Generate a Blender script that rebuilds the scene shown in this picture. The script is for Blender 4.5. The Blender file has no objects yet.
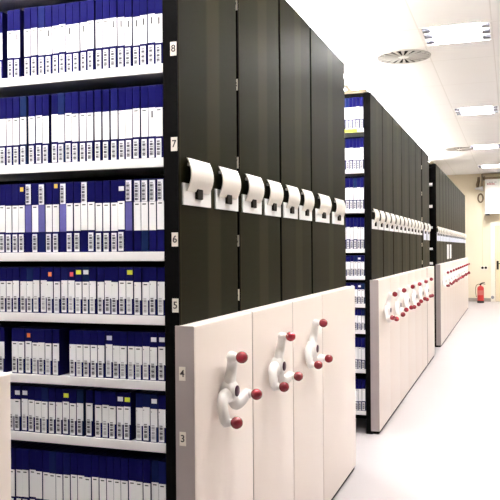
import bpy, bmesh, math, random
from mathutils import Vector, Matrix
random.seed(7)
PI = math.pi
C = bpy.context.scene.collection

# ------------------------------------------------------------------ layout
CAM_H = 1.40
XW = -0.940            # outer face of the white lower fronts
XD = -0.995            # outer face of the dark end panels
BAY = 1.00             # length of a shelving bay
TOP = 2.57
WHITE_TOP = 1.158
CEIL = 3.27
WALL_END, WALL_BEHIND, WALL_R, WALL_L = 20.275, -3.2, 2.30, -2.35
PITCH, WIDE, BROAD = 0.567, 0.825, 0.872
LIP = [0.14, 0.455, 0.751, 0.949, 1.158, 1.363, 1.663, 1.963, 2.272]   # underside of each shelf lip
LIPH = 0.030

# ------------------------------------------------------------------ materials
def mat(name, col, rough=0.5, metal=0.0, spec=0.5, coat=0.0):
    m = bpy.data.materials.new(name); m.use_nodes = True
    b = m.node_tree.nodes['Principled BSDF']
    b.inputs['Base Color'].default_value = (*col, 1)
    b.inputs['Roughness'].default_value = rough
    b.inputs['Metallic'].default_value = metal
    b.inputs['Specular IOR Level'].default_value = spec
    b.inputs['Coat Weight'].default_value = coat
    return m

class N:
    """small node helper"""
    def __init__(s, m):
        s.t = m.node_tree; s.b = s.t.nodes['Principled BSDF']
    def new(s, kind, **kw):
        n = s.t.nodes.new(kind)
        for k, v in kw.items(): setattr(n, k, v)
        return n
    def link(s, a, b): s.t.links.new(a, b)
    def math(s, op, a, b=None, c=None):
        n = s.new('ShaderNodeMath', operation=op)
        for i, v in enumerate((a, b, c)):
            if v is None: continue
            if isinstance(v, (int, float)): n.inputs[i].default_value = v
            else: s.link(v, n.inputs[i])
        return n.outputs[0]
    def coords(s):
        tc = s.new('ShaderNodeTexCoord'); sp = s.new('ShaderNodeSeparateXYZ')
        s.link(tc.outputs['Object'], sp.inputs[0]); return tc.outputs['Object'], sp.outputs
    def mix(s, fac, a, b):
        n = s.new('ShaderNodeMix', data_type='RGBA')
        if isinstance(fac, (int, float)): n.inputs[0].default_value = fac
        else: s.link(fac, n.inputs[0])
        for i, v in ((6, a), (7, b)):
            if isinstance(v, tuple): n.inputs[i].default_value = (*v, 1)
            else: s.link(v, n.inputs[i])
        return n.outputs[2]
    def band(s, x, lo, hi):
        return s.math('MULTIPLY', s.math('GREATER_THAN', x, lo), s.math('LESS_THAN', x, hi))
    def color(s, out): s.link(out, s.b.inputs['Base Color'])

def noisy(m, c1, c2, scale, detail=3, bump=0.0, rough=None):
    n = N(m); co, _ = n.coords()
    t = n.new('ShaderNodeTexNoise'); t.inputs['Scale'].default_value = scale; t.inputs['Detail'].default_value = detail
    n.link(co, t.inputs['Vector'])
    n.color(n.mix(t.outputs[0], c1, c2))
    if bump:
        bp = n.new('ShaderNodeBump'); bp.inputs['Strength'].default_value = bump; bp.inputs['Distance'].default_value = 0.002
        n.link(t.outputs[0], bp.inputs['Height']); n.link(bp.outputs[0], n.b.inputs['Normal'])
    if rough:
        n.link(n.math('MULTIPLY_ADD', t.outputs[0], rough[1] - rough[0], rough[0]), n.b.inputs['Roughness'])
    return m

M = {}
M['white_front'] = noisy(mat('white_lacquer', (0.78, 0.69, 0.635), 0.36), (0.86, 0.765, 0.71), (0.83, 0.74, 0.69), 3)
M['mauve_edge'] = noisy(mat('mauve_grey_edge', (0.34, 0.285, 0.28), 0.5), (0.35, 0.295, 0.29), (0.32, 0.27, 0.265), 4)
M['white_plastic'] = noisy(mat('white_plastic', (0.86, 0.84, 0.82), 0.28), (0.87, 0.85, 0.83), (0.84, 0.82, 0.80), 14)
M['holder'] = noisy(mat('cream_plastic', (0.84, 0.79, 0.74), 0.4), (0.85, 0.80, 0.75), (0.82, 0.77, 0.71), 20)
M['card'] = noisy(mat('white_card', (0.86, 0.85, 0.85), 0.7), (0.88, 0.87, 0.87), (0.84, 0.84, 0.85), 30)
M['blue_card'] = noisy(mat('pale_blue_card', (0.70, 0.74, 0.86), 0.7), (0.72, 0.76, 0.88), (0.66, 0.70, 0.84), 40)
M['black'] = noisy(mat('black_metal', (0.003, 0.003, 0.003), 0.7, spec=0.02), (0.0025, 0.0025, 0.0025), (0.004, 0.0035, 0.0035), 8)
M['clip'] = noisy(mat('dark_clip', (0.012, 0.009, 0.007), 0.6, spec=.1), (0.012, 0.009, 0.007), (0.018, 0.014, 0.011), 20)
M['red'] = noisy(mat('red_knob_plastic', (0.26, 0.012, 0.025), 0.16, coat=0.4), (0.27, 0.012, 0.025), (0.22, 0.010, 0.02), 30)
M['badge'] = noisy(mat('plum_badge', (0.06, 0.01, 0.04), 0.35), (0.06, 0.01, 0.04), (0.045, 0.01, 0.035), 40)
M['shelf'] = noisy(mat('light_grey_shelf', (0.76, 0.74, 0.745), 0.45), (0.77, 0.75, 0.755), (0.73, 0.71, 0.715), 9)
M['tag'] = noisy(mat('number_tag_cream', (0.74, 0.68, 0.60), 0.6), (0.75, 0.69, 0.61), (0.70, 0.64, 0.56), 40)
M['ink'] = noisy(mat('dark_ink', (0.02, 0.012, 0.015), 0.6), (0.02, 0.012, 0.015), (0.03, 0.02, 0.02), 40)
M['beige_top'] = noisy(mat('beige_board', (0.16, 0.12, 0.07), 0.6), (0.17, 0.13, 0.075), (0.15, 0.115, 0.065), 5)
M['yellow'] = noisy(mat('yellow_sticker', (0.72, 0.78, 0.04), 0.6), (0.72, 0.78, 0.04), (0.66, 0.72, 0.05), 60)
M['gold'] = noisy(mat('golden_sticker', (0.75, 0.50, 0.06), 0.6), (0.75, 0.50, 0.06), (0.68, 0.46, 0.06), 60)
M['orange'] = noisy(mat('orange_sticker', (0.80, 0.20, 0.04), 0.6), (0.80, 0.20, 0.04), (0.74, 0.18, 0.04), 60)
M['redst'] = noisy(mat('red_sticker', (0.55, 0.05, 0.06), 0.6), (0.55, 0.05, 0.06), (0.5, 0.05, 0.06), 60)
M['white_st'] = noisy(mat('white_sticker', (0.75, 0.75, 0.78), 0.6), (0.77, 0.77, 0.80), (0.70, 0.70, 0.74), 60)
M['violet'] = noisy(mat('violet_sleeve', (0.09, 0.08, 0.30), 0.5), (0.10, 0.09, 0.33), (0.07, 0.065, 0.24), 50)
M['grey'] = noisy(mat('grey_metal', (0.28, 0.28, 0.31), 0.45), (0.29, 0.29, 0.32), (0.25, 0.25, 0.28), 12)
M['louvre'] = noisy(mat('white_louvre', (0.80, 0.80, 0.80), 0.35), (0.82, 0.82, 0.82), (0.78, 0.78, 0.78), 12)
M['extred'] = noisy(mat('extinguisher_red', (0.60, 0.03, 0.03), 0.3), (0.62, 0.035, 0.03), (0.55, 0.03, 0.028), 12)
M['rubber'] = noisy(mat('black_rubber', (0.02, 0.02, 0.022), 0.7), (0.02, 0.02, 0.022), (0.03, 0.03, 0.03), 30)
M['brown'] = noisy(mat('brown_pipe_paint', (0.22, 0.15, 0.07), 0.5), (0.23, 0.16, 0.08), (0.18, 0.12, 0.06), 20)
M['door'] = noisy(mat('cream_door', (0.80, 0.69, 0.49), 0.45), (0.81, 0.70, 0.50), (0.78, 0.67, 0.47), 2)
M['frame'] = noisy(mat('door_frame_white', (0.88, 0.83, 0.72), 0.45), (0.88, 0.83, 0.72), (0.86, 0.81, 0.70), 3)
M['steel'] = noisy(mat('brushed_steel', (0.35, 0.34, 0.33), 0.35, 0.8), (0.36, 0.35, 0.34), (0.30, 0.29, 0.28), 30)
M['baseboard'] = noisy(mat('grey_baseboard', (0.36, 0.33, 0.29), 0.5), (0.37, 0.34, 0.30), (0.33, 0.30, 0.26), 4)
M['wall'] = noisy(mat('cream_wall_paint', (0.86, 0.77, 0.60), 0.75), (0.87, 0.78, 0.61), (0.85, 0.76, 0.58), 1.5, bump=0.05)
M['wall_white'] = noisy(mat('white_wall_paint', (0.86, 0.82, 0.76), 0.75), (0.87, 0.83, 0.77), (0.85, 0.81, 0.75), 1.5, bump=0.05)
M['wall_tan'] = noisy(mat('tan_wall_paint', (0.24, 0.20, 0.13), 0.75), (0.25, 0.21, 0.14), (0.22, 0.18, 0.12), 1.5, bump=0.05)
M['vent_grey'] = noisy(mat('vent_grey', (0.50, 0.49, 0.48), 0.5), (0.51, 0.50, 0.49), (0.48, 0.47, 0.46), 12)
M['cap_grey'] = noisy(mat('lamp_holder_grey', (0.10, 0.10, 0.125), 0.5), (0.10, 0.10, 0.125), (0.085, 0.085, 0.11), 12)
M['panel_white'] = noisy(mat('white_panel', (0.90, 0.90, 0.89), 0.4), (0.91, 0.91, 0.90), (0.88, 0.88, 0.87), 3)

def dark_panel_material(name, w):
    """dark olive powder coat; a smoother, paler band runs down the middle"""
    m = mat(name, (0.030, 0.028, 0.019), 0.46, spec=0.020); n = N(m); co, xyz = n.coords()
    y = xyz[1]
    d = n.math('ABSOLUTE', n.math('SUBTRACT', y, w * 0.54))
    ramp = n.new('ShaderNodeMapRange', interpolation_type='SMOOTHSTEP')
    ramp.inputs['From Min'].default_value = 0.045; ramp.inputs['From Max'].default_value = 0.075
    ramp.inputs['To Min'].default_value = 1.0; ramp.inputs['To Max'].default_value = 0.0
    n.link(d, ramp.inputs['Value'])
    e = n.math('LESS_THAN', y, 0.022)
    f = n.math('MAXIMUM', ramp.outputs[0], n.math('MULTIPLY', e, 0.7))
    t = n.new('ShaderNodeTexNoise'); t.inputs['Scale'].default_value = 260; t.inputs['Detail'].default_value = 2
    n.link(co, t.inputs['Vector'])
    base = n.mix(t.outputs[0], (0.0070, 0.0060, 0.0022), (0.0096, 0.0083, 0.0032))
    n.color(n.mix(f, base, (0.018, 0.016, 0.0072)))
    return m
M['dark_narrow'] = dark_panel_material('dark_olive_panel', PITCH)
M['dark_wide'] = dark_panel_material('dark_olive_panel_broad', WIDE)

def case_material():
    m = mat('navy_case_plastic', (0.01, 0.01, 0.09), 0.28, spec=0.03); n = N(m)
    oi = n.new('ShaderNodeObjectInfo')
    r = n.new('ShaderNodeValToRGB'); r.color_ramp.interpolation = 'LINEAR'
    r.color_ramp.elements[0].color = (0.0060, 0.0056, 0.064, 1)
    r.color_ramp.elements[1].color = (0.0085, 0.0082, 0.086, 1)
    e = r.color_ramp.elements.new(0.86); e.color = (0.007, 0.007, 0.072, 1)
    e = r.color_ramp.elements.new(0.93); e.color = (0.009, 0.022, 0.068, 1)
    n.link(oi.outputs['Random'], r.inputs[0]); n.color(r.outputs[0])
    return m
M['case'] = case_material()

def label_material(name, zt, kind):
    """white paper with a short printed title dash (horizontal or vertical)"""
    m = mat(name, (0.85, 0.83, 0.84), 0.65); n = N(m); co, xyz = n.coords()
    if kind == 'dash': k = n.math('MULTIPLY', n.band(xyz[0], -0.0075, 0.0055), n.band(xyz[2], zt - 0.0095, zt - 0.0055))
    elif kind == 'upright': k = n.math('MULTIPLY', n.band(xyz[0], -0.0022, 0.0035), n.band(xyz[2], zt - 0.032, zt - 0.010))
    else: k = n.math('MULTIPLY', n.band(xyz[0], -0.010, -0.008), n.band(xyz[2], zt - 0.012, zt - 0.008))
    n.color(n.mix(n.math('MULTIPLY', k, 0.96), (0.80, 0.785, 0.80), (0.012, 0.010, 0.016)))
    return m
def barcode_material(name, z0, z1, strength):
    m = mat(name, (0.8, 0.79, 0.8), 0.6); n = N(m); co, xyz = n.coords()
    w = n.math('FRACT', n.math('MULTIPLY', xyz[2], 190.0))
    w2 = n.math('FRACT', n.math('MULTIPLY', xyz[2], 71.0))
    bars = n.math('MAXIMUM', n.math('LESS_THAN', w, 0.60), n.math('LESS_THAN', w2, 0.42))
    area = n.math('MULTIPLY', n.band(xyz[0], -0.0085, 0.0022), n.band(xyz[2], z0 + 0.005, z1 - 0.006))
    txt = n.math('MULTIPLY', n.band(xyz[0], 0.0032, 0.0052), n.band(xyz[2], z0 + 0.008, z1 - 0.012))
    k = n.math('MAXIMUM', n.math('MULTIPLY', area, bars), n.math('MULTIPLY', txt, 0.8))
    n.color(n.mix(n.math('MULTIPLY', k, strength), (0.76, 0.75, 0.78), (0.025, 0.02, 0.035)))
    return m

def floor_material():
    m = mat('pale_vinyl_floor', (0.80, 0.775, 0.785), 0.42); n = N(m); co, xyz = n.coords()
    t = n.new('ShaderNodeTexNoise'); t.inputs['Scale'].default_value = 1.3; t.inputs['Detail'].default_value = 5
    t2 = n.new('ShaderNodeTexNoise'); t2.inputs['Scale'].default_value = 220
    n.link(co, t.inputs['Vector']); n.link(co, t2.inputs['Vector'])
    a = n.mix(t.outputs[0], (0.43, 0.40, 0.41), (0.47, 0.44, 0.45))
    n.color(n.mix(n.math('MULTIPLY', t2.outputs[0], 0.18), a, (0.38, 0.35, 0.36)))
    
    return m
def ceiling_material():
    m = mat('white_ceiling_tiles', (0.92, 0.91, 0.89), 0.85); n = N(m); co, xyz = n.coords()
    fx = n.math('FRACT', n.math('DIVIDE', n.math('ADD', xyz[0], 0.75 + 6), 0.6))
    fy = n.math('FRACT', n.math('DIVIDE', n.math('ADD', xyz[1], 6.59 + 60), 1.2))
    k = n.math('MAXIMUM', n.math('LESS_THAN', fx, 0.018), n.math('LESS_THAN', fy, 0.009))
    t = n.new('ShaderNodeTexNoise'); t.inputs['Scale'].default_value = 120
    n.link(co, t.inputs['Vector'])
    a = n.mix(t.outputs[0], (0.95, 0.95, 0.955), (0.93, 0.93, 0.935))
    n.color(n.mix(n.math('MULTIPLY', k, 0.35), a, (0.60, 0.58, 0.55)))
    return m
M['floor'] = floor_material(); M['ceiling'] = ceiling_material()

def lamp_material(strength):
    m = bpy.data.materials.new('fluorescent_tube'); m.use_nodes = True
    b = m.node_tree.nodes['Principled BSDF']
    b.inputs['Base Color'].default_value = (0.9, 0.9, 0.9, 1)
    b.inputs['Emission Color'].default_value = (1.0, 0.982, 0.957, 1)
    b.inputs['Emission Strength'].default_value = strength
    return m
M['tube'] = lamp_material(98.0); M['uptube'] = lamp_material(11.0); M['uptube_bright'] = lamp_material(46.0)  # the last two serve the lamps added over the shelving

# ------------------------------------------------------------------ mesh helpers
def box(bm, x0, x1, y0, y1, z0, z1, bev=0.0, seg=2):
    vs = [bm.verts.new((x, y, z)) for x in (x0, x1) for y in (y0, y1) for z in (z0, z1)]
    fs = [bm.faces.new([vs[i] for i in q]) for q in ((0, 1, 3, 2), (4, 6, 7, 5), (0, 4, 5, 1), (2, 3, 7, 6), (0, 2, 6, 4), (1, 5, 7, 3))]
    if bev:
        es = list({e for f in fs for e in f.edges})
        bmesh.ops.bevel(bm, geom=es, offset=bev, segments=seg, affect='EDGES', profile=0.5)
    return bm
def loft(bm, rings, cap=True, closed=False):
    R = [[bm.verts.new(p) for p in r] for r in rings]; n = len(R[0])
    for a, b in zip(R, R[1:] + ([R[0]] if closed else [])):
        for i in range(n): bm.faces.new((a[i], a[(i + 1) % n], b[(i + 1) % n], b[i]))
    if cap and not closed:
        bm.faces.new(R[0][::-1]); bm.faces.new(R[-1])
    return bm
def frame_of(d):
    d = d.normalized(); up = Vector((0, 0, 1)) if abs(d.z) < 0.9 else Vector((1, 0, 0))
    a = d.cross(up).normalized(); return a, a.cross(d).normalized()
def tube(bm, pts, r, n=10):
    pts = [Vector(p) for p in pts]; rings = []
    a0 = None
    for i, p in enumerate(pts):
        d = (pts[min(i + 1, len(pts) - 1)] - pts[max(i - 1, 0)])
        a, b = frame_of(d)
        if a0 is not None and a.dot(a0) < 0: a, b = -a, -b
        a0 = a
        rr = r[i] if isinstance(r, (list, tuple)) else r
        rings.append([p + rr * (math.cos(2 * PI * k / n) * a + math.sin(2 * PI * k / n) * b) for k in range(n)])
    return loft(bm, rings)
def lathe(bm, prof, axis='z', n=24, at=(0, 0, 0)):
    """prof: list of (radius, height); revolve"""
    rings = []
    for r, h in prof:
        ring = []
        for k in range(n):
            c, s = math.cos(2 * PI * k / n) * r, math.sin(2 * PI * k / n) * r
            p = {'z': (c, s, h), 'x': (h, c, s), 'y': (s, h, c)}[axis]
            ring.append(Vector(p) + Vector(at))
        rings.append(ring)
    return loft(bm, rings)
def mesh(name, bm, m, smooth=False):
    me = bpy.data.meshes.new(name)
    bmesh.ops.recalc_face_normals(bm, faces=bm.faces); bm.to_mesh(me); bm.free()
    for q in (m if isinstance(m, list) else [m]): me.materials.append(q)
    if smooth:
        for p in me.polygons: p.use_smooth = True
        me.set_sharp_from_angle(angle=math.radians(40))
    return me
def B(): return bmesh.new()
def link(name, data, parent=None, loc=None, rot=None, label=None):
    o = bpy.data.objects.new(name, data); C.objects.link(o)
    if parent: o.parent = parent
    if loc: o.location = loc
    if rot: o.rotation_euler = rot
    if label: o['label'] = label
    return o
def thing(name, label, cat, loc=(0, 0, 0), rz=0, group=None, data=None):
    o = link(name, data, None, loc, (0, 0, rz)); o['label'] = label; o['category'] = cat
    if group: o['group'] = group
    return o
def struct(name, bm, m, smooth=False):
    o = link(name, mesh(name, bm, m, smooth)); o['kind'] = 'structure'; return o
def digit_mesh(ch, size, m):
    cu = bpy.data.curves.new('digit', 'FONT'); cu.body = ch; cu.size = size; cu.align_x = 'CENTER'; cu.align_y = 'CENTER'
    cu.extrude = 0.0004; cu.offset = size * 0.012
    ob = bpy.data.objects.new('tmp', cu); C.objects.link(ob)
    bpy.context.view_layer.update()
    me = bpy.data.meshes.new_from_object(ob.evaluated_get(bpy.context.evaluated_depsgraph_get()))
    bpy.data.objects.remove(ob); bpy.data.curves.remove(cu)
    me.materials.clear(); me.materials.append(m); me.name = 'number'
    return me

ORD = ['first', 'second', 'third', 'fourth', 'fifth', 'sixth', 'seventh', 'eighth', 'ninth', 'tenth', 'eleventh', 'twelfth',
       'thirteenth', 'fourteenth', 'fifteenth', 'sixteenth', 'seventeenth', 'eighteenth', 'nineteenth', 'twentieth',
       'twenty-first', 'twenty-second', 'twenty-third', 'twenty-fourth', 'twenty-fifth', 'twenty-sixth', 'twenty-seventh', 'twenty-eighth', 'twenty-ninth']

# ------------------------------------------------------------------ room shell
struct('floor', box(B(), WALL_L - .1, WALL_R + .1, WALL_BEHIND - .1, WALL_END + .1, -.1, 0), M['floor'])
lights_xy = [(-0.44, 2.92), (-0.44, 6.89), (-0.44, 10.86), (-0.44, 14.83), (-0.44, 18.45),
             (0.90, 4.20), (0.90, 8.17), (0.90, 12.14), (0.90, 16.11), (0.90, 19.30)]  # right-hand row is added out of view to light the white fronts
vents_xy = [(-0.985, 7.50), (-0.93, 14.95)]
def ceiling():
    """slab with square openings for the recessed lights"""
    bm = B(); H = 0.30
    holes = [(x, y, H) for x, y in lights_xy] + [(x, y, .18) for x, y in vents_xy]
    ys = sorted({WALL_BEHIND - .1, WALL_END + .1, *[y + s * h for _, y, h in holes for s in (-1, 1)]})
    for y0, y1 in zip(ys, ys[1:]):
        ym = (y0 + y1) / 2
        cuts = sorted((x - h, x + h) for x, y, h in holes if abs(ym - y) < h)
        x = WALL_L - .1
        for a, b in cuts:
            box(bm, x, a, y0, y1, CEIL, CEIL + .02); x = b
        box(bm, x, WALL_R + .1, y0, y1, CEIL, CEIL + .02)
    return bm
struct('ceiling', ceiling(), M['ceiling'])
struct('wall_left', box(B(), WALL_L - .1, WALL_L, WALL_BEHIND - .1, WALL_END + .1, 0, CEIL), M['wall_white'])
struct('wall_right', box(B(), WALL_R, WALL_R + .1, WALL_BEHIND - .1, WALL_END + .1, 0, CEIL), M['wall_tan'])
struct('wall_front', box(B(), WALL_L, WALL_R, WALL_BEHIND - .1, WALL_BEHIND, 0, CEIL), M['wall_tan'])
DX0, DX1, DH = -0.400, 0.46, 1.93
bm = B()
box(bm, WALL_L, DX0, WALL_END, WALL_END + .1, 0, CEIL); box(bm, DX1, WALL_R, WALL_END, WALL_END + .1, 0, CEIL)
box(bm, DX0, DX1, WALL_END, WALL_END + .1, DH, CEIL)
struct('wall_back', bm, M['wall'])
bm = B(); box(bm, WALL_L, DX0 - .11, WALL_END - .018, WALL_END, 0, .09, .004); box(bm, DX1 + .11, WALL_R, WALL_END - .018, WALL_END, 0, .09, .004)
struct('baseboard_back', bm, M['baseboard'])
struct('baseboard_right', box(B(), WALL_R - .015, WALL_R, WALL_BEHIND, WALL_END - .02, 0, .09, .004), M['baseboard'])
d = struct('door_1', box(B(), DX0 + .004, DX1 - .004, WALL_END + .01, WALL_END + .05, .008, DH - .004, .003), M['door'])
bm = B()
box(bm, DX0 - .11, DX0, WALL_END - .03, WALL_END, 0, DH + .11, .005)
box(bm, DX1, DX1 + .11, WALL_END - .03, WALL_END, 0, DH + .11, .005)
box(bm, DX0, DX1, WALL_END - .03, WALL_END, DH, DH + .11, .005)
struct('trim_1', bm, M['frame'])
bm = B()
box(bm, DX0 + .035, DX0 + .085, WALL_END - .004, WALL_END + .012, .82, 1.04, .006)
tube(bm, [(DX0 + .06, WALL_END, .97), (DX0 + .06, WALL_END - .055, .97), (DX0 + .09, WALL_END - .06, .97), (DX0 + .19, WALL_END - .06, .968)], .011)
h_ = link('door_handle', mesh('door_handle', bm, M['clip'], True), d, label='dark lever handle on its plate')

# ------------------------------------------------------------------ ceiling lights and vents
def fixture_meshes():
    W = 0.30; z = 0.0
    fr = B()   # recessed tray: rim, sides and top
    box(fr, -W, W, -W, -W + .02, -.004, .11); box(fr, -W, W, W - .02, W, -.004, .11)
    box(fr, -W, -W + .02, -W + .02, W - .02, -.004, .11); box(fr, W - .02, W, -W + .02, W - .02, -.004, .11)
    box(fr, -W + .02, W - .02, -W + .02, W - .02, .10, .11)
    tb = B(); lathe(tb, [(.008, -.235), (.0165, -.23), (.0165, .23), (.008, .235)], 'x', 10)
    lv = B()
    for x in (-.17, -.085, 0, .085, .17): box(lv, x - .0015, x + .0015, -.078, .078, .004, .045)
    cp = B(); box(cp, -.034, .034, -.034, .034, -.012, .075, .005)
    rl = B(); box(rl, -W + .02, W - .02, -.006, .006, -.002, .07, .002)
    return (mesh('tray', fr, M['louvre']), mesh('tube', tb, M['tube'], True), mesh('louvre', lv, M['louvre']),
            mesh('lamp_holder', cp, M['cap_grey']), mesh('rail', rl, M['louvre']))
FX = fixture_meshes()
LL = ['ceiling light over the nearest handwheels, above the frame of the view', 'nearest square recessed ceiling light, beside the round ceiling vent',
      'second recessed ceiling light along the aisle', 'third recessed ceiling light, right of the far vent', 'farthest recessed ceiling light, close to the end wall',
      *['recessed ceiling light in the right-hand row, %s from the front' % ORD[i] for i in range(5)],
      ]
for (x, y), lb in zip(lights_xy, LL):
    t = thing('ceiling_light', lb, 'light', (x, y, CEIL), 0, 'recessed ceiling lights')
    link('tray', FX[0], t)
    for yy in (-.19, 0, .19):
        link('fluorescent_tube', FX[1], t, (0, yy, .035))
        link('louvre', FX[2], t, (0, yy, 0))
        for sx in (-1, 1): link('lamp_holder', FX[3], t, (sx * .243, yy, 0), label='grey lamp holder at the end of the tube')
    for yy in (-.095, .095): link('divider', FX[4], t, (0, yy, 0))

# unseen lamps added over the shelving to brighten the ceiling and the tapes
HL = []; HZ = 3.08
def fill_lamp(y, lb):
    t = thing('hanging_lamp', lb, 'lamp', (-1.62, y, HZ), 0, 'lamps hung over the shelving')
    if not HL:
        bm = B(); box(bm, -.03, .03, -.78, .78, 0, .03, .004); HL.append(mesh('spine', bm, M['louvre']))
        bm = B(); lathe(bm, [(.008, -.755), (.0165, -.75), (.0165, .75), (.008, .755)], 'y', 10); HL.append(mesh('tube', bm, M['uptube_bright'], True))
        bm = B(); tube(bm, [(0, 0, .03), (0, 0, CEIL - HZ)], .003, 6); HL.append(mesh('wire', bm, M['grey']))
        bm = B(); box(bm, -.085, .085, -.79, -.76, -.01, .05, .004); HL.append(mesh('end_cap', bm, M['louvre']))
    if len(HL) == 4:
        q = HL[1].copy(); q.materials.clear(); q.materials.append(M['uptube']); HL.append(q)
    link('spine', HL[0], t)
    for x in (-.06, .06): link('fluorescent_tube', HL[1] if y < 6 else HL[4], t, (x, 0, .025))
    for yy in (-.6, .6): link('wire', HL[2], t, (0, yy, 0))
    link('end_cap', HL[3], t); link('end_cap', HL[3], t, (0, 1.55, 0))
for y, lb in ((1.32, 'lamp hung over the opening before the nearest block'), (4.90, 'lamp hung over the opening before the middle block'),
              (6.7, 'first lamp in the line hung over the middle block'), (8.5, 'last lamp hung over the middle block'),
              (10.3, 'lamp hung over the opening before the farthest block'), (12.1, 'lamp hung over the start of the farthest block'),
              (13.9, 'lamp hung over the centre of the farthest block'), (15.7, 'lamp hung over the end of the farthest block')):
    fill_lamp(y, lb)

def vent_meshes():
    R = 0.262
    pl = B(); lathe(pl, [(R - .016, -.001), (R - .016, -.012), (R - .004, -.012), (R, -.004), (R, -.001)], 'z', 48)
    slots = B(); n = 20
    for k in range(n):
        a = 2 * PI * k / n; ca, sa = math.cos(a), math.sin(a)
        r0, r1 = .055, .243; w0, w1 = .004, .017
        pts = [(r0, -w0), (r1, -w1), (r1, w1), (r0, w0)]
        lo = [Vector((r * ca - w * sa, r * sa + w * ca, -.014)) for r, w in pts]
        loft(slots, [lo, [p + Vector((0, 0, .009)) for p in lo]])
    hub = B(); lathe(hub, [(.004, -.018), (.04, -.016), (.052, -.010), (.052, .02)], 'z', 20)
    bk = B(); lathe(bk, [(.25, .0), (.25, -.0048), (.001, -.0048)], 'z', 32)
    return mesh('plate', pl, M['vent_grey'], True), mesh('blades', slots, M['vent_grey']), mesh('hub', hub, M['louvre'], True), mesh('dark_backing', bk, M['black'], True)
VM = vent_meshes()
for (x, y), lb in zip(vents_xy, ('near round ceiling vent with radial dark slots', 'far round ceiling vent with radial slots, left of the third light')):
    t = thing('ceiling_vent', lb, 'vent', (x, y, CEIL), .1, 'round ceiling vents')
    link('plate', VM[0], t); link('blades', VM[1], t, label='ring of white radial blades'); link('hub', VM[2], t); link('backing', VM[3], t, label='dark backing behind the blades')

# ------------------------------------------------------------------ shelving units
# unit local frame: origin on the floor at the dark panel's outer face and the unit's near edge; +y away from the camera
def white_cover(w):
    X = XW - XD                      # L-shaped plan: a short return flange covers the post
    plan = [(-.012, -.006), (X, -.006), (X, w - .014), (-.001, w - .014), (-.001, -.0012), (-.012, -.0012)]
    bm = loft(B(), [[Vector((x, y, z)) for x, y in plan] for z in (.025, WHITE_TOP)])
    es = [e for e in bm.edges if all(abs(v.co.x - X) < 1e-6 for v in e.verts)]
    bmesh.ops.bevel(bm, geom=es, offset=.006, segments=3, affect='EDGES', profile=0.5)
    return bm
def unit_meshes(w, tag):
    g = 0.014                                   # half of the gap between neighbours
    D = {}
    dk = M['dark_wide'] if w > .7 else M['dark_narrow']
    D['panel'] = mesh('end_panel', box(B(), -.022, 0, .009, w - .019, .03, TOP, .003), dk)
    D['front'] = mesh('lower_front', white_cover(w), [M['white_front'], M['mauve_edge']], True)
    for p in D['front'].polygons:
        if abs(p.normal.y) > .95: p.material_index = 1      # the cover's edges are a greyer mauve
    bm = B(); box(bm, -.02, XW - XD - .012, g, w - g, 0, .03)
    D['plinth'] = mesh('plinth', bm, M['black'])
    bm = B(); box(bm, -.050, -.0005, 0, .0085, 0, TOP - .001); box(bm, -.050, -.0225, .0085, .04, 0, TOP - .001)
    D['post'] = mesh('post', bm, M['black'])
    D['back'] = mesh('back_panel', box(B(), -BAY + .05, -.05, w / 2 - .004, w / 2 + .004, .05, TOP - .02), M['black'])
    D['top'] = mesh('top_panel', box(B(), -BAY, -.023, g, w - g, TOP - .035, TOP - .002), M['black'])
    D['cover'] = mesh('dust_board', box(B(), -BAY + .02, -.036, g + .01, w - g - .01, TOP - .001, TOP + .030, .003), M['beige_top'])
    D['far'] = mesh('far_panel', box(B(), -BAY - .02, -BAY, g, w - .02, .03, TOP, .003), M['black'])
    bm = B(); box(bm, -BAY + .05, -.0505, .005, w / 2 - .005, .005, LIPH - .002); box(bm, -BAY + .05, -.0505, -.001, .005, 0, LIPH, .0015)
    D['shelf'] = mesh('shelf', bm, M['shelf'])
    return D
UM = {PITCH: unit_meshes(PITCH, 'n'), WIDE: unit_meshes(WIDE, 'w'), BROAD: unit_meshes(BROAD, 'b')}

def holder_meshes(cw):
    bm = B(); n = 10; t = .004; w = cw * .40
    out, inn = [], []
    for i in range(n + 1):
        s = i / n; z = .152 - .106 * s
        x = .005 + .021 * math.sin(PI * (0.08 + 0.86 * s)) ** 0.9
        out.append((x, z)); inn.append((x - t, z + (.001 if i < n / 2 else -.001)))
    prof = out + inn[::-1]
    loft(bm, [[Vector((x, y, z)) for x, z in prof] for y in (-w, w)])
    for y in (-w * .7, w * .7): box(bm, 0, .014, y - .006, y + .006, .128, .138)
    cv = mesh('label_holder', bm, M['holder'], True)
    bm = B(); box(bm, .0, .006, -cw / 2, cw / 2, 0, .070, .001); cd = mesh('label_card', bm, M['card'])
    bm = B(); box(bm, .0055, .008, -cw / 2, cw / 2, -.055, .070, .0008); cl = mesh('label_card', bm, M['blue_card'])
    bm = B(); box(bm, .0055, .016, -cw * .10, cw * .10, .022, .056, .002); cp = mesh('clip', bm, M['clip'])
    return cv, cd, cp, cl
HM = {PITCH: holder_meshes(.235), WIDE: holder_meshes(.30), BROAD: holder_meshes(.31)}

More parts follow.
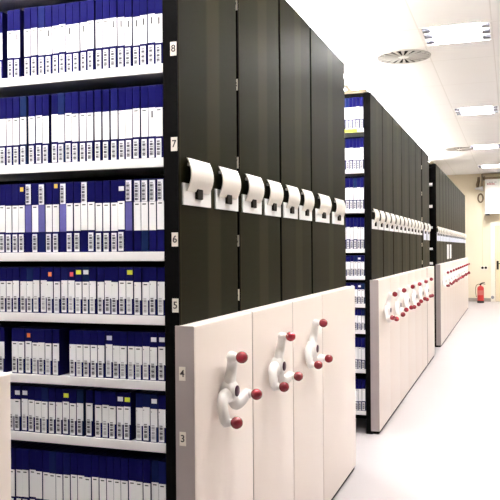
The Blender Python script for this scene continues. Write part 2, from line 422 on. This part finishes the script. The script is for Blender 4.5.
def wheel_meshes():
    """three swept arms around a domed hub; wheel axis = local x, arms end at radius .122"""
    bm = B(); ns = 12; nk = 14
    for k in range(3):
        base = 2 * PI * k / 3
        rings = []
        cl = []
        for i in range(ns + 1):
            s = i / ns
            r = .004 + .120 * s
            ang = base + 0.62 * math.sin(PI * s) * (1 - .25 * s)       # bowed like a pinwheel
            x = .030 + .012 * s * s - .010 * math.sin(PI * s)
            cl.append(Vector((x, r * math.sin(ang), r * math.cos(ang))))
        for i, c in enumerate(cl):
            s = i / ns
            d = (cl[min(i + 1, ns)] - cl[max(i - 1, 0)]).normalized()
            side = d.cross(Vector((1, 0, 0))).normalized(); nrm = side.cross(d).normalized()
            hw = .030 * (1 - s) + .021 * s; ht = .020 * (1 - s) + .017 * s
            rings.append([c + hw * math.cos(2 * PI * q / nk) * side + ht * math.sin(2 * PI * q / nk) * nrm for q in range(nk)])
        # rounded tip
        d = (cl[-1] - cl[-2]).normalized(); last = rings[-1]
        for f, e in ((.80, .008), (.45, .014)):
            rings.append([cl[-1] + (p - cl[-1]) * f + d * e for p in last])
        loft(bm, rings)
        tip = cl[-1]
        tube(bm, [tip + Vector((-.004, 0, 0)), tip + Vector((.014, 0, 0)), tip + Vector((.024, 0, 0))], [.0185, .0155, .0085], 12)
    lathe(bm, [(.024, -.001), (.034, .004), (.040, .018), (.038, .036), (.028, .047), (.012, .050)], 'x', 24)
    wheel = mesh('handwheel', bm, M['white_plastic'], True)
    bm = B(); lathe(bm, [(.001, -.021), (.009, -.0192), (.0155, -.0142), (.0198, -.0068), (.0208, 0), (.0198, .0068), (.0155, .0142), (.009, .0192), (.001, .021)], 'x', 18)
    knob = mesh('knob', bm, M['red'], True)
    bm = B(); lathe(bm, [(.019, .0), (.019, .003), (.016, .005)], 'x', 20)
    badge = mesh('hub_badge', bm, M['badge'], True)
    return wheel, knob, badge
WM = wheel_meshes()

bm = B(); box(bm, -.011, .011, -.0015, 0, -.022, .022, .0006); TAGM = mesh('number_tag', bm, M['tag'])
NUM = {k: digit_mesh(str(k), .032, M['ink']) for k in range(1, 10)}
TAGZ = {9: 2.345, 8: 2.035, 7: 1.733, 6: 1.431, 5: 1.222, 4: 1.008, 3: .803, 2: .52, 1: .20}
bm = B(); box(bm, -.30, -.10, -.0022, -.0008, .002, .027); YSTRIP = mesh('shelf_label_strip', bm, M['yellow'])

def build_unit(y0, w, label, group, wheel=None, shelves=False, tags=True, long_cards=False, front_gap=0.0, strip=False, holders=True):
    D = UM[w]
    u = thing('mobile_shelving_unit', label, 'shelving unit', (XD, y0, 0), 0, group)
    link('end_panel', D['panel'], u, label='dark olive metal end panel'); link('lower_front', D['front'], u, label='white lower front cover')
    link('plinth', D['plinth'], u); link('back_panel', D['back'], u); link('top_panel', D['top'], u); link('far_panel', D['far'], u)
    link('dust_board', D['cover'], u, label='beige board on the top')
    link('post', D['post'], u, (0, 0, 0)); link('post', D['post'], u, (-BAY + .05, 0, 0))
    link('post', D['post'], u, (-.0225, w - .06, 0)); link('post', D['post'], u, (-BAY + .05, w - .06, 0))
    if shelves:
        for i, z in enumerate(LIP):
            s = link('shelf', D['shelf'], u, (0, 0, z))
            if strip and i == 8:
                link('shelf_label_strip', YSTRIP, s, label='yellow strip on the shelf edge')
    if tags:
        for k, z in TAGZ.items():
            low = z < WHITE_TOP - .03
            t = link('number_tag', TAGM, u, ((.012 if low else -.0125), (-.0062 if low else -.0002), z))
            link('number', NUM[k], t, (0, -.0018, 0), (PI / 2, 0, 0))
    if holders:
        cv, cd, cp, cl = HM[w]
        for yy in ((.145, .425) if w < .7 else (.225, .62)):
            h = link('label_holder', cv, u, (0, yy, 1.543), label='cream curved label holder')
            link('label_card', cl if long_cards else cd, h, label='white card under the holder'); link('clip', cp, h)
    if wheel is not None:
        o = link('handwheel', WM[0], u, (XW - XD, w / 2 - .045, .915), (wheel, 0, 0), label='white three-armed handwheel')
        for k in range(3):
            a = 2 * PI * k / 3
            link('knob', WM[1], o, (.080, .124 * math.sin(a), .124 * math.cos(a)), label='dark red ball knob')
        link('hub_badge', WM[2], o, (.0495, 0, 0))
    return u

R = math.radians
# nearest unit, cut by the picture's left edge
G0 = 'units of the mobile shelving'
build_unit(1.281 - WIDE, WIDE, 'nearest shelving unit, only its white front edge shows at lower left', G0)
# block 1
wh1 = [-15, -2, 0]
B1 = [2.192 + PITCH * i for i in range(4)]
lab1 = ['leading shelving unit of the nearest block, navy tapes facing the viewer, handwheel turned left',
        'second shelving unit of the nearest block, with middle of its three handwheels',
        'third shelving unit of the nearest block, with the last of its three handwheels',
        'broad last shelving unit of the nearest block, without a handwheel']
for i in range(3): build_unit(B1[i], PITCH, lab1[i], G0, R(-wh1[i]), shelves=(i == 0), tags=(i < 2))
build_unit(B1[3], BROAD, lab1[3], G0, tags=False)
# block 2
B2 = [5.674 + PITCH * i for i in range(7)]
wh2 = [8, -6, 3, -4, 6, 2]
for i in range(6):
    build_unit(B2[i], PITCH, ORD[i] + ' shelving unit of the middle block, with white front and red-knobbed handwheel', G0, R(-wh2[i]), shelves=(i == 0), strip=(i == 0), tags=False)
build_unit(B2[6] + .055, WIDE, 'broad last shelving unit of the middle block, pale blue cards, no handwheel', G0, long_cards=True)
# block 3
B3 = [10.885 + PITCH * i for i in range(12)]
for i in range(11):
    build_unit(B3[i], PITCH, ORD[i] + ' shelving unit of the farthest block, with white front and handwheel', G0, R(random.uniform(-8, 8)), shelves=(i == 0),
               tags=False, long_cards=True)
build_unit(B3[11], WIDE, 'broad last shelving unit of the farthest block, nearest the end wall', G0, tags=False, long_cards=True)
# two sheets of paper hung under the cards of the farthest block
for yy, lb in ((12.87, 'left one of two white paper sheets on the dark farthest block'), (13.44, 'right one of two white paper sheets on the dark farthest block')):
    bm = B(); box(bm, .0005, .0035, -.18, .18, 0, .24, .0008)
    thing('paper_sheet', lb, 'paper', (XD, yy, 1.205), 0, 'paper sheets on the farthest block', mesh('paper_sheet', bm, M['card']))

# ------------------------------------------------------------------ tapes
TP = 0.0272            # pitch of tapes on a shelf
def tape_meshes():
    T = {}
    for key, h, wz, bz in (('tall', .237, (.071, .163), (.003, .064)), ('short', .156, (.050, .108), (.003, .062))):
        T[key, 'case'] = mesh('case', box(B(), -.0128, .0128, 0, .13, 0, h, .0012, 2), M['case'])
        for kind in ('dash', 'upright', 'dot'):
            m = label_material('spine_label_' + key + '_' + kind, wz[1], kind)
            T[key, kind] = mesh('spine_label', box(B(), -.0122, .0122, -.0007, 0, *wz), m)
        m = barcode_material('barcode_' + key, *bz, .93)
        T[key, 'bar'] = mesh('barcode_label', box(B(), -.0112, .0070, -.0011, 0, *bz), m)
        if key == 'short':
            m = barcode_material('barcode_faint', *bz, .6)
            T[key, 'faint'] = mesh('barcode_label', box(B(), -.0112, .0070, -.0011, 0, *bz), m)
    m = barcode_material('barcode_high', .161, .232, .93)
    T['tall', 'bar_top'] = mesh('barcode_label', box(B(), -.0098, .0098, -.0009, 0, .164, .232), m)
    T['sleeve'] = mesh('spine_sleeve', box(B(), -.0122, .0122, -.0007, 0, .071, .163), M['violet'])
    bm = B(); box(bm, -.0065, .0065, -.0008, 0, -.0065, .0065); T['st'] = bm
    return T
TM = tape_meshes()
ST = {}
for c in ('yellow', 'gold', 'orange', 'redst', 'white_st'):
    w = {'yellow': .0095, 'white_st': .0095}.get(c, .0065)
    ST[c] = mesh('sticker', box(B(), -w, w, -.0008, 0, -.0072, .0072), M[c])
STN = {'yellow': 'yellow', 'gold': 'golden', 'orange': 'orange', 'redst': 'red', 'white_st': 'white'}

def tape(x, y, z, key, kind, label, group, bar=True, bar_kind='bar', sticker=None, sz=None, up=0.0):
    t = thing('video_tape', label, 'video tape', (x, y, z), 0, group)
    link('case', TM[key, 'case'], t)
    if kind == 'sleeve': link('spine_sleeve', TM['sleeve'], t, label='violet spine sleeve')
    elif kind: link('spine_label', TM[key, kind], t, (0, 0, up))
    if bar: link('barcode_label', TM[key, bar_kind], t, (0, 0, up * .6))
    if sticker:
        link('sticker', ST[sticker], t, (.001, 0, sz if sz else (.205 if key == 'tall' else .133)), label=STN[sticker] + ' sticker')
    return t

def row(y_face, comp, n, key, group, shelf_words, spec=None, skip=(), gaps={}, kinds=('dash',), faint=0.0, tallvar=.0):
    """fill one shelf from the black post towards the left"""
    z = LIP[comp] + LIPH - .0018
    x = XD - .0505 - .004
    cnt = 0
    for k in range(n):
        x -= gaps.get(k, 0.0)
        xc = x - TP / 2; x -= TP
        if k in skip: continue
        s = (spec or {}).get(k, {})
        kind = s.get('kind', random.choice(kinds))
        if isinstance(kind, str) and kind == 'none': kind = None
        bk = s.get('bar', 'bar')
        if bk == 'bar' and key == 'short' and random.random() < faint: bk = 'faint'
        size = 'tall' if key == 'tall' else 'short'
        extra = ''
        if s.get('st'): extra = ' with ' + STN[s['st']] + ' sticker'
        elif kind == 'sleeve': extra = ' with violet spine'
        elif bk == 'bar_top': extra = ' with barcode at top'
        lb = '%s navy tape%s, %s from black post, %s' % (size, extra, ORD[cnt], shelf_words)
        tape(xc, y_face + .003 + random.uniform(0, .006), z, key, kind, lb, group, True, bk, s.get('st'), s.get('sz'), random.choice((0, 0, 0, .002, .004)) + s.get('up', 0))
        cnt += 1

Y1 = B1[0] + .004
A = {}
C6 = {k: {'kind': 'dash', 'bar': 'bar_top'} for k in (0, 1, 2, 3, 10)}
for k in (4, 13, 16, 18): C6[k] = {'kind': 'sleeve', 'bar': 'bar_top'}
C6[5] = {'st': 'white_st', 'sz': .208}; C6[14] = {'st': 'gold', 'sz': .225}; C6[19] = {'st': 'gold', 'sz': .218}
C5 = {15: {'st': 'orange'}, 12: {'st': 'redst'}, 11: {'st': 'yellow', 'sz': .140}, 10: {'st': 'white_st', 'sz': .140}, 4: {'st': 'yellow', 'sz': .140}}
C4 = {18: {'st': 'orange'}, 7: {'st': 'white_st'}, 1: {'st': 'white_st'}, 0: {'st': 'white_st'}}
C3 = {19: {'st': 'white_st'}, 18: {'st': 'white_st'}, 12: {'st': 'yellow'}, 5: {'st': 'white_st'}, 4: {'st': 'yellow'}, 1: {'st': 'white_st'}}
NT = 27
row(Y1, 7, NT, 'tall', 'tapes on the shelf numbered eight', 'shelf numbered eight', {**{k: {'kind': 'upright'} for k in (0, 1, 2, 3, 4, 5, 6, 10, 12, 15, 19)}}, gaps={9: .004, 19: .016, 21: .02}, kinds=('dash',))
row(Y1, 6, NT, 'tall', 'tapes on the shelf numbered seven', 'shelf numbered seven', {1: {'kind': 'upright'}, 5: {'kind': 'dot'}, 8: {'kind': 'dot'}}, gaps={7: .005, 9: .005, 15: .008, 18: .007}, kinds=('dash', 'dash', 'dot'))
row(Y1, 5, NT, 'tall', 'tapes on the shelf numbered six', 'shelf numbered six', C6, gaps={4: .003, 7: .002, 8: .002})
row(Y1, 4, NT, 'short', 'tapes on the shelf numbered five', 'shelf numbered five', C5, gaps={4: .002, 9: .002}, kinds=('dash', 'dot', 'dot'), faint=.35)
row(Y1, 3, NT, 'short', 'tapes on the shelf numbered four', 'shelf numbered four', C4, skip=(13, 21), gaps={13: .012}, kinds=('dash', 'dot'), faint=.4)
row(Y1, 2, NT, 'short', 'tapes on the shelf numbered three', 'shelf numbered three', C3, gaps={4: .014, 9: .007, 10: .008}, kinds=('dash', 'dot'), faint=.25)
row(Y1, 1, NT, 'tall', 'tapes on the lowest shelf in view', 'lowest shelf in view', kinds=('dash',))
# middle block: the few tapes that show past the nearest block
Y2 = B2[0] + .004
NM = 9
for comp, key, words in ((8, 'tall', 'top shelf'), (7, 'tall', 'second shelf down'), (6, 'tall', 'third shelf down'), (5, 'tall', 'fourth shelf down'),
                         (4, 'short', 'fifth shelf down'), (3, 'short', 'sixth shelf down'), (2, 'short', 'seventh shelf down'),
                         (1, 'tall', 'eighth shelf down'), (0, 'tall', 'bottom shelf')):
    sp = {}
    if comp == 4: sp = {1: {'st': 'white_st'}, 2: {'kind': 'sleeve' if key == 'tall' else 'dash', 'bar': 'bar'}}
    if comp == 3: sp = {1: {'st': 'white_st'}, 3: {'st': 'white_st'}}
    row(Y2, comp, NM, key, 'tapes on the ' + words + ' of the middle block', words + ', middle block', sp, kinds=('dash', 'dot'))

# ------------------------------------------------------------------ end wall: extinguisher, fittings, panel
t = thing('fire_extinguisher', 'red fire extinguisher standing on the floor by the end wall', 'fire extinguisher', (-.742, 19.76, 0))
bm = B(); lathe(bm, [(.070, .05), (.079, .06), (.080, .12), (.080, .36), (.072, .395), (.045, .42), (.022, .432), (.020, .445)], 'z', 28)
link('cylinder', mesh('cylinder', bm, M['extred'], True), t)
bm = B(); lathe(bm, [(.078, 0), (.084, .004), (.084, .055), (.080, .062), (.04, .062)], 'z', 28)
link('foot_ring', mesh('foot_ring', bm, M['rubber'], True), t, label='black base ring')
bm = B(); lathe(bm, [(.019, .444), (.024, .45), (.024, .478), (.016, .484)], 'z', 16)
tube(bm, [(0, 0, .472), (.05, -.01, .482), (.115, -.02, .470)], [.012, .010, .008], 8)
tube(bm, [(0, 0, .480), (.045, -.01, .505), (.105, -.02, .512)], [.010, .009, .008], 8)
link('valve', mesh('valve', bm, M['clip'], True), t)
bm = B(); tube(bm, [(-.015, 0, .462), (-.05, 0, .470), (-.095, -.005, .445), (-.118, -.01, .38), (-.118, -.01, .28), (-.108, -.01, .19), (-.097, -.01, .15)], .0095, 8)
link('hose', mesh('hose', bm, M['brown'], True), t)
bm = B(); rings = []
for zz in (.20, .32):
    rings.append([Vector((.0808 * math.cos(a), .0808 * math.sin(a), zz)) for a in [-PI * .85 + PI * .7 * i / 10 for i in range(11)]])
lo = [bm.verts.new(p) for p in rings[0]]; hi = [bm.verts.new(p) for p in rings[1]]
for i in range(10): bm.faces.new((lo[i], lo[i + 1], hi[i + 1], hi[i]))
link('label', mesh('label', bm, noisy(mat('label_pink', (.62, .20, .16), .5), (.64, .22, .18), (.56, .12, .10), 60), True), t)

def wall_thing(name, label, cat, x, z, data=None):
    return thing(name, label, cat, (x, WALL_END, z), 0, None, data)
# double socket with two dark inserts at the foot of the conduit
t = wall_thing('wall_socket', 'double wall socket with two dark inserts above the extinguisher', 'socket', -.668, .862)
link('plate', mesh('plate', box(B(), -.085, .085, -.03, 0, -.055, .042, .006), M['frame']), t)
for x in (-.040, .040):
    bm = B(); lathe(bm, [(.031, -.033), (.033, -.030), (.033, -.024)], 'y', 18, (x, 0, .004)); link('socket_insert', mesh('socket_insert', bm, M['clip'], True), t)
bm = B(); box(bm, -.012, .012, -.018, 0, 0, 1.66, .003)
wall_thing('conduit', 'thin vertical cable conduit running down the end wall to the socket', 'conduit', -.700, .905, mesh('conduit', bm, M['door']))
# pipe bracket, cone, cable coil
t = wall_thing('pipe_bracket', 'brown pipes and bracket high on the end wall beside the white panel', 'bracket', -.74, 2.98)
bm = B(); tube(bm, [(-.045, -.05, .20), (-.05, -.06, .10), (-.075, -.07, .0), (-.07, -.07, -.06)], [.03, .036, .042, .03], 10); link('elbow_pipe', mesh('elbow_pipe', bm, M['brown'], True), t)
bm = B(); tube(bm, [(.035, -.05, .28), (.035, -.05, -.06)], .014, 8); tube(bm, [(.035, -.05, .20), (.11, -.09, .20)], .012, 8); link('thin_pipe', mesh('thin_pipe', bm, M['brown'], True), t)
bm = B(); box(bm, -.02, .09, -.028, 0, -.06, .10, .004); link('mounting_plate', mesh('mounting_plate', bm, M['door']), t)
t = wall_thing('wall_loudspeaker', 'white cone-shaped horn on the end wall left of the white panel', 'loudspeaker', -.74, 2.885)
bm = B(); lathe(bm, [(.006, -.135), (.022, -.12), (.036, -.04), (.058, .04), (.066, .06), (.060, .066), (.03, .05)], 'x', 20, (0, -.11, 0)); link('horn', mesh('horn', bm, M['panel_white'], True), t)
bm = B(); tube(bm, [(.02, 0, 0), (.02, -.075, 0)], .014, 8); link('arm', mesh('arm', bm, M['brown'], True), t)
bm = B(); rings = []
for i in range(28):
    a = 2 * PI * i / 28; c, s = math.cos(a), math.sin(a)
    p = Vector((.060 * c, -.035, .105 * s)); nn = Vector((c, 0, s))
    rings.append([p + .020 * (math.cos(q * PI / 4) * nn + math.sin(q * PI / 4) * Vector((0, 1, 0))) for q in range(8)])
loft(bm, rings, cap=False, closed=True); box(bm, -.012, .012, -.035, 0, .085, .125, .003)
wall_thing('cable_coil', 'brown coil of cable hanging below the cone-shaped horn', 'cable', -.742, 2.645, mesh('cable_coil', bm, M['brown'], True))
# big white panel
t = wall_thing('wall_panel', 'large white panel mounted high on the end wall above the door', 'panel', -.625, 2.23)
PW = 1.30
link('board', mesh('board', box(B(), 0, PW, -.30, -.20, 0, .87, .006), M['panel_white']), t)
link('top_rail', mesh('top_rail', box(B(), -.05, PW + .02, -.31, 0, .87, .925, .004), M['brown']), t, label='brown top rail')
link('bracket', mesh('bracket', box(B(), .2, .26, -.20, 0, .3, .8, .004), M['brown']), t); link('bracket', mesh('bracket', box(B(), 1.0, 1.06, -.20, 0, .3, .8, .004), M['brown']), t)
bm = B(); box(bm, .0, .11, -.285, -.215, -.035, 0, .006); link('foot', mesh('foot', bm, M['ink']), t, label='dark foot under the lower left corner')
bm = B()
xx = .055
for wdt, hh in ((.03, .045), (.022, .05), (.03, .042), (.024, .05), (.03, .04)):
    box(bm, xx, xx + wdt, -.302, -.3, (.725), .725 + hh); xx += wdt + .010
link('printed_mark', mesh('printed_mark', bm, noisy(mat('faded_red_print', (.55, .25, .25), .6), (.56, .27, .27), (.5, .22, .22), 50)), t, label='small faded red print')
bm = B(); box(bm, .10, .20, -.302, -.3, .785, .797); box(bm, .22, .28, -.302, -.3, .785, .797); box(bm, .25, .265, -.302, -.3, .72, .728)
link('printed_mark', mesh('printed_mark', bm, M['grey']), t, label='small grey print')
bm = B(); lathe(bm, [(.036, -.034), (.040, -.03), (.040, -.004), (.036, 0)], 'y', 20)
thing('door_stop', 'small grey round stop low on the door frame', 'door stop', (-.468, WALL_END - .03, .115), 0, None, mesh('door_stop', bm, M['grey'], True))

# ------------------------------------------------------------------ camera, world, view
th, roll, f = 0.332323, 0.007946, 758.18
ct, st = math.cos(th), math.sin(th)
Rv, Up, F = Vector((ct, st, 0)), Vector((0, 0, 1)), Vector((-st, ct, 0))
cx = math.cos(roll) * Rv - math.sin(roll) * Up
cy = math.sin(roll) * Rv + math.cos(roll) * Up
cam = bpy.data.cameras.new('camera'); cam.sensor_width = 36; cam.lens = f / 500 * 36
cam.shift_y = -(250 - 248.686) / 500; cam.clip_start = .05
co = bpy.data.objects.new('camera', cam); C.objects.link(co)
m3 = Matrix((cx, cy, -F)).transposed()
co.matrix_world = Matrix.Translation((0, 0, CAM_H)) @ m3.to_4x4()
bpy.context.scene.camera = co
w = bpy.data.worlds.new('world'); bpy.context.scene.world = w; w.use_nodes = True
w.node_tree.nodes['Background'].inputs[0].default_value = (0.02, 0.02, 0.02, 1)
vs = bpy.context.scene.view_settings
vs.view_transform = 'Standard'; vs.look = 'None'; vs.gamma = 1.0; vs.use_curve_mapping = False
vs.exposure = 2.12
